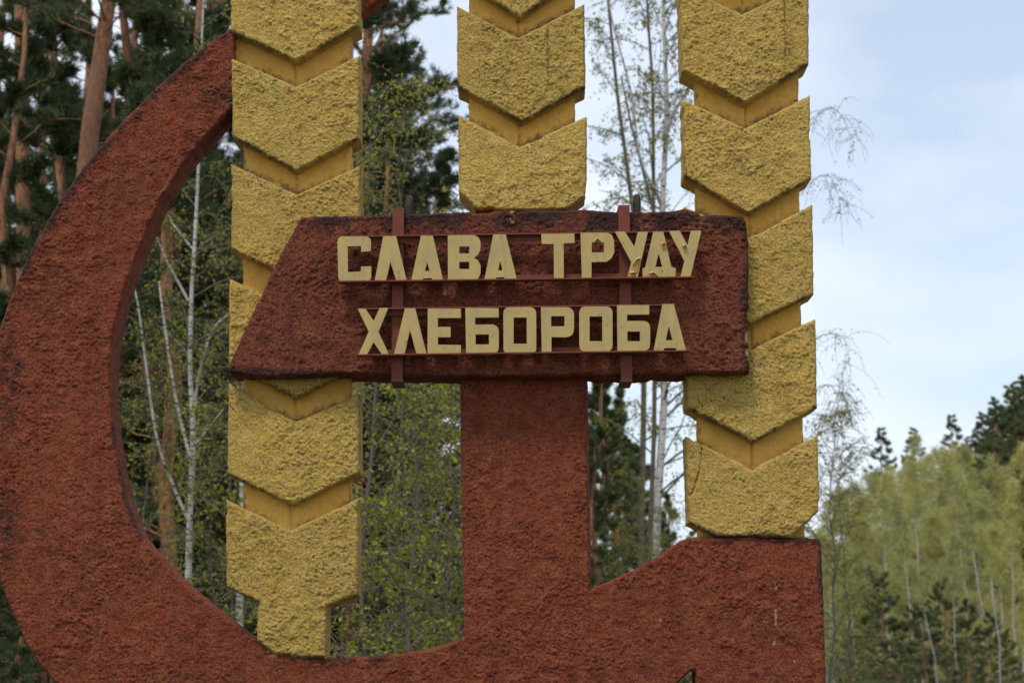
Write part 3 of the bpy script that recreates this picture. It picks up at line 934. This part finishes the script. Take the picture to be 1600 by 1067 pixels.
gy_tb, gy_P, gy_D = pine_parts(H=8, r0=.09, crown0=.06, nb=60, Lmax=2.0, dead=0, twigs=10, tuft=5, top_taper=.75)
hazed_young = [('trunk', gy_tb.mesh('young_pine_trunk', M_PBARK)), ('crown', needles_mesh('young_pine_crown', gy_P, gy_D, M_NEED_HAZE, ln=.14, w=.024))]
gt_tb, gt_P, gt_D = pine_parts(H=18, r0=.16, crown0=.12, nb=110, Lmax=3.7, dead=0, twigs=10, tuft=6, top_taper=.80, low_el=-.05)
grey_tall = [('trunk', gt_tb.mesh('ridge_pine_trunk', M_PBARK)), ('crown', needles_mesh('ridge_pine_crown', gt_P, gt_D, M_NEEDR, ln=.17, w=.028))]
# ---- pines of the left-hand stand
def traced_pine(px, depth, w_px, label, **kw):
    Y = CAM[1] + depth
    foot = gnd(px[0][0], depth)
    pth = [np.array([0, 0, -.05])]
    for u, v in px[1:]:
        p = at(u, v, Y); pth.append(p - foot)
    top = pth[-1]
    n = 4; d = pth[-1] - pth[-2]; d /= np.linalg.norm(d)
    for k in range(1, n + 1):
        pth.append(top + d * k * 1.6 + rng.normal(size=3) * .06)
    r0 = .5 * w_px / FPX * depth
    tb, P, D = pine_parts(0, r0, path=catmull(pth, 3), **kw)
    return tree_obj('pine_tree', foot, [('trunk', tb.mesh('pine_trunk', M_PBARK)), ('crown', needles_mesh('pine_crown', P, D, M_NEED))], label=label)
traced_pine([(36, 1200), (38, 700), (36, 300), (34, 150), (32, 0), (31, -120)], 38, 27, 'straight reddish pine trunk at the left edge of the photograph', crown0=.42, nb=40, Lmax=2.6)
traced_pine([(75, 1180), (70, 700), (66, 260), (70, 120), (78, 0), (84, -100)], 46, 15, 'slender pine standing between the two thick orange pine trunks', crown0=.35, nb=34, Lmax=2.2)
traced_pine([(95, 1240), (118, 500), (138, 235), (149, 150), (160, 70), (170, 0), (180, -110)], 31, 35, 'thick leaning orange pine rising behind the sickle blade', crown0=.40, nb=44, Lmax=2.8)
traced_pine([(335, 1200), (332, 600), (331, 270), (330, 0), (331, -80)], 52, 24, 'orange pine trunk seen inside the curve of the sickle', crown0=.40, nb=40, Lmax=2.8)
GP = 'pines of the stand behind the left half of the monument'
LP = 'tall green pine deep in the dark stand left of the hammer handle'
pl = [(-120, 42), (-60, 50), (5, 58), (110, 52), (205, 44), (230, 60), (265, 70), (300, 46), (380, 55), (420, 44), (455, 62), (500, 48), (530, 40), (575, 52), (600, 44), (610, 66),
      (60, 75), (150, 82), (350, 80), (470, 84), (560, 78), (-30, 80), (250, 88), (400, 92), (620, 86)]
for i, (u, dp) in enumerate(pl):
    tree_obj('pine_tree', gnd(u, dp), tall[i % 3], rng.uniform(0, 6.28), rng.uniform(.85, 1.05), LP, 'tree', GP)
GY_ = 'young conifers under the pines'
LY = 'young dark green conifer filling the space under the tall pines'
yl = [(-90, 30), (-20, 27), (30, 33), (90, 36), (150, 40), (215, 33), (255, 42), (310, 36), (350, 33), (420, 36), (500, 38), (560, 34), (610, 36), (650, 32), (700, 38), (640, 44), (180, 52), (280, 54),
      (20, 48), (110, 60), (690, 50), (740, 44), (800, 40), (860, 46), (580, 58), (450, 60), (340, 62), (230, 70), (60, 66), (520, 70), (630, 72), (720, 66), (800, 62), (870, 60)]
for i, (u, dp) in enumerate(yl):
    s = rng.uniform(.75, 1.05)
    if u > 680: s *= .62
    tree_obj('young_conifer', gnd(u, dp), young[i % 3], rng.uniform(0, 6.28), s, LY, 'tree', GY_)
GM = 'half grown pines in the stand behind the sickle'
for i, (u, dp, k) in enumerate([(-60, 40, 0), (258, 29.5, 0), (-25, 33, 1), (95, 41, 0), (235, 34, 0), (0, 50, 0), (50, 47, 0), (140, 50, 0), (200, 54, 0), (580, 38, 1), (625, 41, 0), (560, 33, 1), (15, 44, 1), (62, 36, 0), (115, 42, 0), (190, 36, 0), (225, 46, 1), (245, 36, 0), (290, 40, 1), (335, 44, 0), (360, 38, 1), (400, 46, 0), (450, 42, 1), (510, 46, 0), (560, 44, 0), (590, 50, 1), (-20, 56, 0), (90, 58, 1), (160, 64, 0), (270, 62, 0), (330, 70, 1), (545, 62, 0), (605, 58, 0)]):
    tree_obj('pine_tree', gnd(u, dp), young[k], rng.uniform(0, 6.28), rng.uniform(1.35, 1.75) * (1.0 if k == 0 else .9), 'half grown bushy pine in the dark stand behind the sickle', 'tree', GM)
for (u, dp, s, lb) in ((30, 19, .42, 'small dark conifer at the lower left corner of the photograph'), (-30, 22, .55, 'dark conifer cut off by the left edge, below the sickle'), (75, 26, .5, 'dark conifer low behind the lower sickle blade at left')):
    tree_obj('young_conifer', gnd(u, dp), young[1], rng.uniform(0, 6.28), s, lb, 'tree')
# the conifers seen under the right half of the hammer
for (u, dp, s, lb) in ((935, 44, .92, 'dark green young pine right of the hammer handle under the lettering'), (982, 54, .95, 'young pine behind the grey birch stems under the hammer'), (1050, 60, .62, 'low conifer behind the birch foot beside the sickle grip'),
                       (905, 36, .66, 'young conifer half hidden behind the hammer handle'), (925, 52, 1.05, 'bushy pine close to the right edge of the hammer handle'), (962, 48, .88, 'bushy pine left of the brownish birch stem under the hammer'), (1005, 60, .95, 'far bushy pine between the birch stems under the hammer'), (1042, 66, .85, 'far pine right of the white birch stem under the hammer'), (1075, 72, .75, 'far pine behind the foot of the right wheat ear'), (955, 64, 1.2, 'tall far pine behind the gap right of the hammer handle')):
    tree_obj('young_conifer', gnd(u, dp), young[0 if s > .65 else 1], rng.uniform(0, 6.28), s, lb, 'tree')

# ---- traced birches
def traced_birch(px, depth, w_px, label, side=(), leaves=True, nb=26, Lmax=1.5, ext=2.0, bark=M_BBARK, size=.035, twigs=6, lv=7, name='birch_tree', start=.15, leaf=M_LEAF, droop=1.2, up=None):
    Y = CAM[1] + depth
    foot = gnd(px[0][0], depth)
    pth = [np.array([0, 0, -.05])] + [at(u, v, Y) - foot for u, v in px[1:]]
    d = pth[-1] - pth[-2]; d /= np.linalg.norm(d)
    for k in range(1, 4): pth.append(pth[-1] + d * ext / 3 + rng.normal(size=3) * .04)
    r0 = .5 * w_px / FPX * depth
    path = catmull(pth, 3)
    tb, tw, P = birch_parts(0, r0, nb, path=path, start=start, Lmax=Lmax, twigs=twigs, lv=lv, droop=droop)
    P = list(P)
    for sp, w in side:
        q = [at(u, v, Y) - foot for u, v in sp]
        dd = rng.uniform(-.6, .6)
        q = [p + np.array([0, dd * k / len(q), 0]) for k, p in enumerate(q)]
        q = catmull(q, 4)
        rr = .5 * w / FPX * depth
        tb.add(q, np.linspace(rr, rr * .45, len(q)), 7, .06)
        for j in range(int(8 + 5 * len(sp))):
            b = curve_branch(interp_path(q, rng.uniform(.2, 1)), rng.uniform(0, 6.28), rng.uniform(0, .8), rng.uniform(.25, .8), 5, droop, .12)
            tw.add(b, np.linspace(.0032, .0018, len(b)), 3)
            for i in range(lv):
                P.append(interp_path(b, rng.uniform(.1, 1)) + rng.normal(size=3) * .03)
    return tree_obj(name, foot, [('trunk', tb.mesh('birch_trunk', bark)), ('branches', tw.mesh('birch_branches', M_GBARK)), ('crown', leaves_mesh('birch_crown', np.array(P), leaf, size))], label=label)
traced_birch([(294, 1250), (294, 911), (297, 797), (302, 679), (297, 577), (299, 465), (304, 382), (310, 262), (316, 150)], 24, 11.5,
             'white birch trunk in the middle of the sickle curve', nb=30, Lmax=1.3, twigs=6, lv=8,
             side=[([(297, 820), (270, 755), (247, 683), (230, 560), (222, 490), (213, 440)], 6), ([(298, 720), (272, 620), (250, 490), (240, 430)], 6), ([(300, 700), (330, 665), (352, 636)], 5),
                   ([(302, 640), (312, 580), (329, 517), (356, 487)], 6), ([(294, 470), (262, 410), (245, 372)], 5), ([(300, 388), (270, 350), (258, 330)], 4), ([(303, 630), (317, 570), (325, 545)], 4)])
traced_birch([(373, 1250), (374, 980), (375, 900), (378, 780), (380, 600), (385, 400)], 27, 14, 'white birch trunk just left of the wheat ear foot', nb=22, Lmax=1.4)
traced_birch([(1020, 1200), (1024, 872), (1035, 671), (1038, 598), (1036, 420), (1036, 300), (1042, 180), (1039, 90), (1036, 0), (1034, -90)], 36, 14,
             'tallest white birch trunk between the middle and right wheat ears', nb=52, Lmax=2.4, twigs=10, lv=12, size=.045, start=.10,
             side=[([(1040, 205), (1060, 165), (1080, 130), (1100, 60)], 6), ([(1036, 320), (1000, 250), (985, 150), (960, 60), (945, 0)], 5)])
traced_birch([(1012, 1200), (1015, 872), (1022, 671), (1022, 500), (1021, 330), (1020, 150), (1012, 20), (1008, -80)], 38, 9,
             'thin brownish birch stem just left of the tallest white birch', nb=44, Lmax=2.2, twigs=10, lv=12, size=.045, bark=M_GBARK, side=[([(1021, 330), (995, 230), (985, 190), (970, 120)], 5)])
traced_birch([(998, 1200), (1001, 880), (1006, 603), (1000, 450), (985, 300), (965, 150), (950, 0)], 42, 11,
             'grey birch stem nearest the hammer handle on its right', nb=38, Lmax=2.0, bark=M_GBARK, size=.045, twigs=9, lv=12)
# weeping birch whose trunk is behind the right ear
traced_birch([(1180, 1200), (1182, 870), (1178, 600), (1172, 300), (1170, 100), (1168, -60)], 33, 16, 'weeping birch behind the right wheat ear, twigs hanging out beside it', nb=30, Lmax=1.15, twigs=5, lv=6, size=.028, droop=2.0,
             side=[([(1175, 330), (1240, 235), (1283, 178), (1308, 182), (1322, 215), (1326, 245)], 1.6), ([(1178, 420), (1250, 305), (1290, 270), (1310, 290), (1318, 330)], 1.4),
                   ([(1178, 640), (1240, 560), (1290, 520), (1325, 530), (1335, 590)], 1.4), ([(1180, 800), (1250, 700), (1300, 640), (1322, 560)], 2.5),
                   ([(1180, 850), (1260, 780), (1300, 715), (1320, 650)], 2.5), ([(1178, 700), (1250, 640), (1290, 600), (1310, 620), (1312, 700)], 2.0)])
# ---- leafy saplings close behind the monument
sap = [mk_birch(7.5, .030, 44, size=.036, bark=M_GBARK, start=.12, Lmax=1.7, twigs=8, lv=9, droop=.5, el0=.85),
       mk_birch(5.5, .025, 40, size=.037, bark=M_GBARK, start=.08, Lmax=1.6, twigs=8, lv=9, droop=.4, el0=.8),
       mk_birch(4.0, .020, 38, size=.038, bark=M_GBARK, start=.06, Lmax=1.4, twigs=8, lv=9, droop=.4, el0=.8)]
GS = 'fresh green saplings close behind the monument'
LSS = ['tall leafy sapling hugging the right side of the left wheat ear', 'tallest leafy sapling behind the left strap of the lettering',
       'medium leafy sapling midway between left ear and hammer handle', 'low leafy sapling close to the left edge of the hammer handle', 'lowest and nearest sapling in the gap left of the hammer handle',
       'leafy sapling top showing above the hammer beside the middle ear', 'leafy sapling partly hidden behind the left edge of the handle']
for i, (u, dp, k, s) in enumerate([(585, 21, 0, .95), (625, 23, 0, 1.0), (665, 22, 1, 1.05), (700, 20, 2, 1.1), (640, 19, 2, 1.1), (690, 25, 0, .75), (715, 23, 1, .85)]):
    tree_obj('sapling', gnd(u, dp), sap[k], rng.uniform(0, 6.28), s, LSS[i], 'sapling', GS)
GS2 = 'saplings inside the curve of the sickle'
for i, (u, dp, k, s) in enumerate([(225, 25, 1, .95), (335, 23, 2, 1.05), (350, 27, 0, .9)]):
    tree_obj('sapling', gnd(u, dp), sap[k], rng.uniform(0, 6.28), s, ['leafy sapling left of the white birch, close to the sickle blade', 'low leafy sapling right of the white birch inside the sickle', 'tall leafy sapling close to the left edge of the left ear'][i], 'sapling', GS2)
for (u, dp, k, s, lb) in ((945, 24, 2, .60, 'low yellow green sapling at the foot of the hammer handle on its right'), (1300, 34, 1, 1.0, 'green leafy sapling beside the sickle grip'),
                          (1325, 42, 0, .85, 'taller sapling right of the sickle grip, in front of the hillside'), (230, 33, 0, 1.15, 'tall leafy sapling top above the sickle blade'), (1055, 33, 1, .72, 'sapling right of the white birch stem under the hammer'), (1005, 35, 1, .85, 'sapling among the birch stems under the right half of the hammer'), (975, 30, 1, .62, 'sapling in front of the young pines right of the hammer handle')):
    tree_obj('sapling', gnd(u, dp), sap[k], rng.uniform(0, 6.28), s, lb, 'sapling')

# ---- the wooded hillside on the right
def mk_hill_birch(H, r0, nb):
    tb, tw, P = birch_parts(H, r0, nb, start=.12, Lmax=3.7, twigs=9, lv=38, droop=2.2, el0=.95, spread=.16)
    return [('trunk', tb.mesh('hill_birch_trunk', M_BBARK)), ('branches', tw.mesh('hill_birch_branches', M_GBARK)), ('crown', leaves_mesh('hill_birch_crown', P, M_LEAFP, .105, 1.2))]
hb = [mk_hill_birch(15, .11, 46), mk_hill_birch(17, .12, 50), mk_hill_birch(13, .10, 42)]
def hill_tree(name, meshes, H, u, dp, vtop, label, group, szx=1.0):
    g = gnd(u, dp)
    ztop = at(u, vtop, CAM[1] + dp)[2]
    s = max(.3, (ztop - g[2]) / H)
    return tree_obj(name, g, meshes, rng.uniform(0, 6.28), s * szx, label, 'tree', group, s)
GB_ = 'birches on the wooded hillside'
LB = 'pale green birch with white stem on the hillside right of the monument'
hl = [(1300, 105, 800), (1325, 118, 765), (1350, 108, 775), (1372, 125, 745), (1392, 100, 770), (1412, 130, 720), (1430, 112, 740), (1450, 124, 715), (1475, 104, 735), (1495, 134, 705), (1512, 110, 700),
      (1538, 122, 720), (1560, 100, 730), (1580, 128, 700), (1600, 108, 690), (1625, 118, 700), (1650, 110, 690), (1340, 88, 860), (1420, 86, 850), (1500, 84, 840), (1570, 86, 820), (1640, 90, 800), (1280, 120, 830), (1460, 92, 800), (1380, 90, 830), (1540, 92, 790),
      (1240, 125, 850), (1180, 130, 880), (1690, 112, 680), (1740, 118, 670), (1312, 135, 770), (1338, 130, 758), (1362, 138, 742), (1402, 118, 740), (1470, 138, 705), (1525, 132, 705), (1560, 124, 735), (1440, 98, 790)]
Hs = [15, 17, 13]
for i, (u, dp, v) in enumerate(hl):
    hill_tree('birch_tree', hb[i % 3], Hs[i % 3], u, dp, v, LB, GB_)
GPH = 'pines along the top of the hillside'
LPH = 'dark pine in the thick group at the right end of the hillside skyline'
for i, (u, dp, v, lb) in enumerate([(1385, 150, 672, 'leftmost dark pine on the hillside skyline'), (1437, 152, 672, 'second dark pine from the left on the hillside skyline'), (1462, 160, 712, 'low dark pine between its two taller neighbours on the skyline'), (1497, 150, 652, 'slim dark pine alone right of the middle of the skyline')]
        + [(a_, b_, c_, LPH) for a_, b_, c_ in [(1522, 156, 685), (1545, 150, 648), (1566, 146, 625), (1590, 150, 606), (1612, 144, 592), (1640, 150, 580), (1572, 165, 640), (1600, 160, 600), (1680, 150, 570), (1535, 165, 672), (1555, 158, 650), (1620, 170, 600), (1572, 116, 640), (1604, 112, 615), (1548, 120, 690), (1632, 110, 600)]]):
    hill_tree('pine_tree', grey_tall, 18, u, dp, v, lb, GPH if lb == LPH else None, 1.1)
GCH = 'young conifers low on the hillside'
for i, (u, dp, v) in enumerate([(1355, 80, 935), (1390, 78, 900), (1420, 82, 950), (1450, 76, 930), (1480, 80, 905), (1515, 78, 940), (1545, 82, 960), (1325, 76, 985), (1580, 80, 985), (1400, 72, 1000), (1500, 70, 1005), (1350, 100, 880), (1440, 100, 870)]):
    hill_tree('young_conifer', hazed_young, 8, u, dp, v, 'dark young conifer among the birches low on the hillside', GCH, 1.2)

# slim birches in front of them whose white stems stand out
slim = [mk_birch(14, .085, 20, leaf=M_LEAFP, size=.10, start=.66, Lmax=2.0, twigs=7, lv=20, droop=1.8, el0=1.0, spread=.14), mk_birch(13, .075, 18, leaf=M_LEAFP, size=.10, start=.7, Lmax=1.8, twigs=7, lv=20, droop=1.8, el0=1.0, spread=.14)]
for i, (u, dp, v, tilt, lb) in enumerate([
        (1391, 84, 745, .00, 'white birch stem left of the middle of the hillside'), (1424, 82, 770, -.01, 'white birch stem just right of the hillside middle conifers'),
        (1447, 88, 690, .02, 'tall pale birch with a bent top under the two dark pines'), (1512, 86, 700, .00, 'tallest white stemmed birch in the middle of the hillside'),
        (1496, 70, 840, .00, 'nearest white birch stem low on the hillside'), (1563, 74, 820, .015, 'white birch stem towards the right edge of the hillside'), (1588, 82, 760, -.01, 'white birch at the right edge of the photograph'),
        (1470, 72, 870, .10, 'thin birch leaning to the left low on the hillside'), (1345, 80, 850, .06, 'thin leaning birch at the left end of the hillside'), (1540, 90, 740, .03, 'slim birch below the dark pine group at right')]):
    t = hill_tree('birch_tree', slim[i % 2], [14, 13][i % 2], u, dp, v, lb, None, .9)
    t.rotation_euler = (0, -tilt, 0)
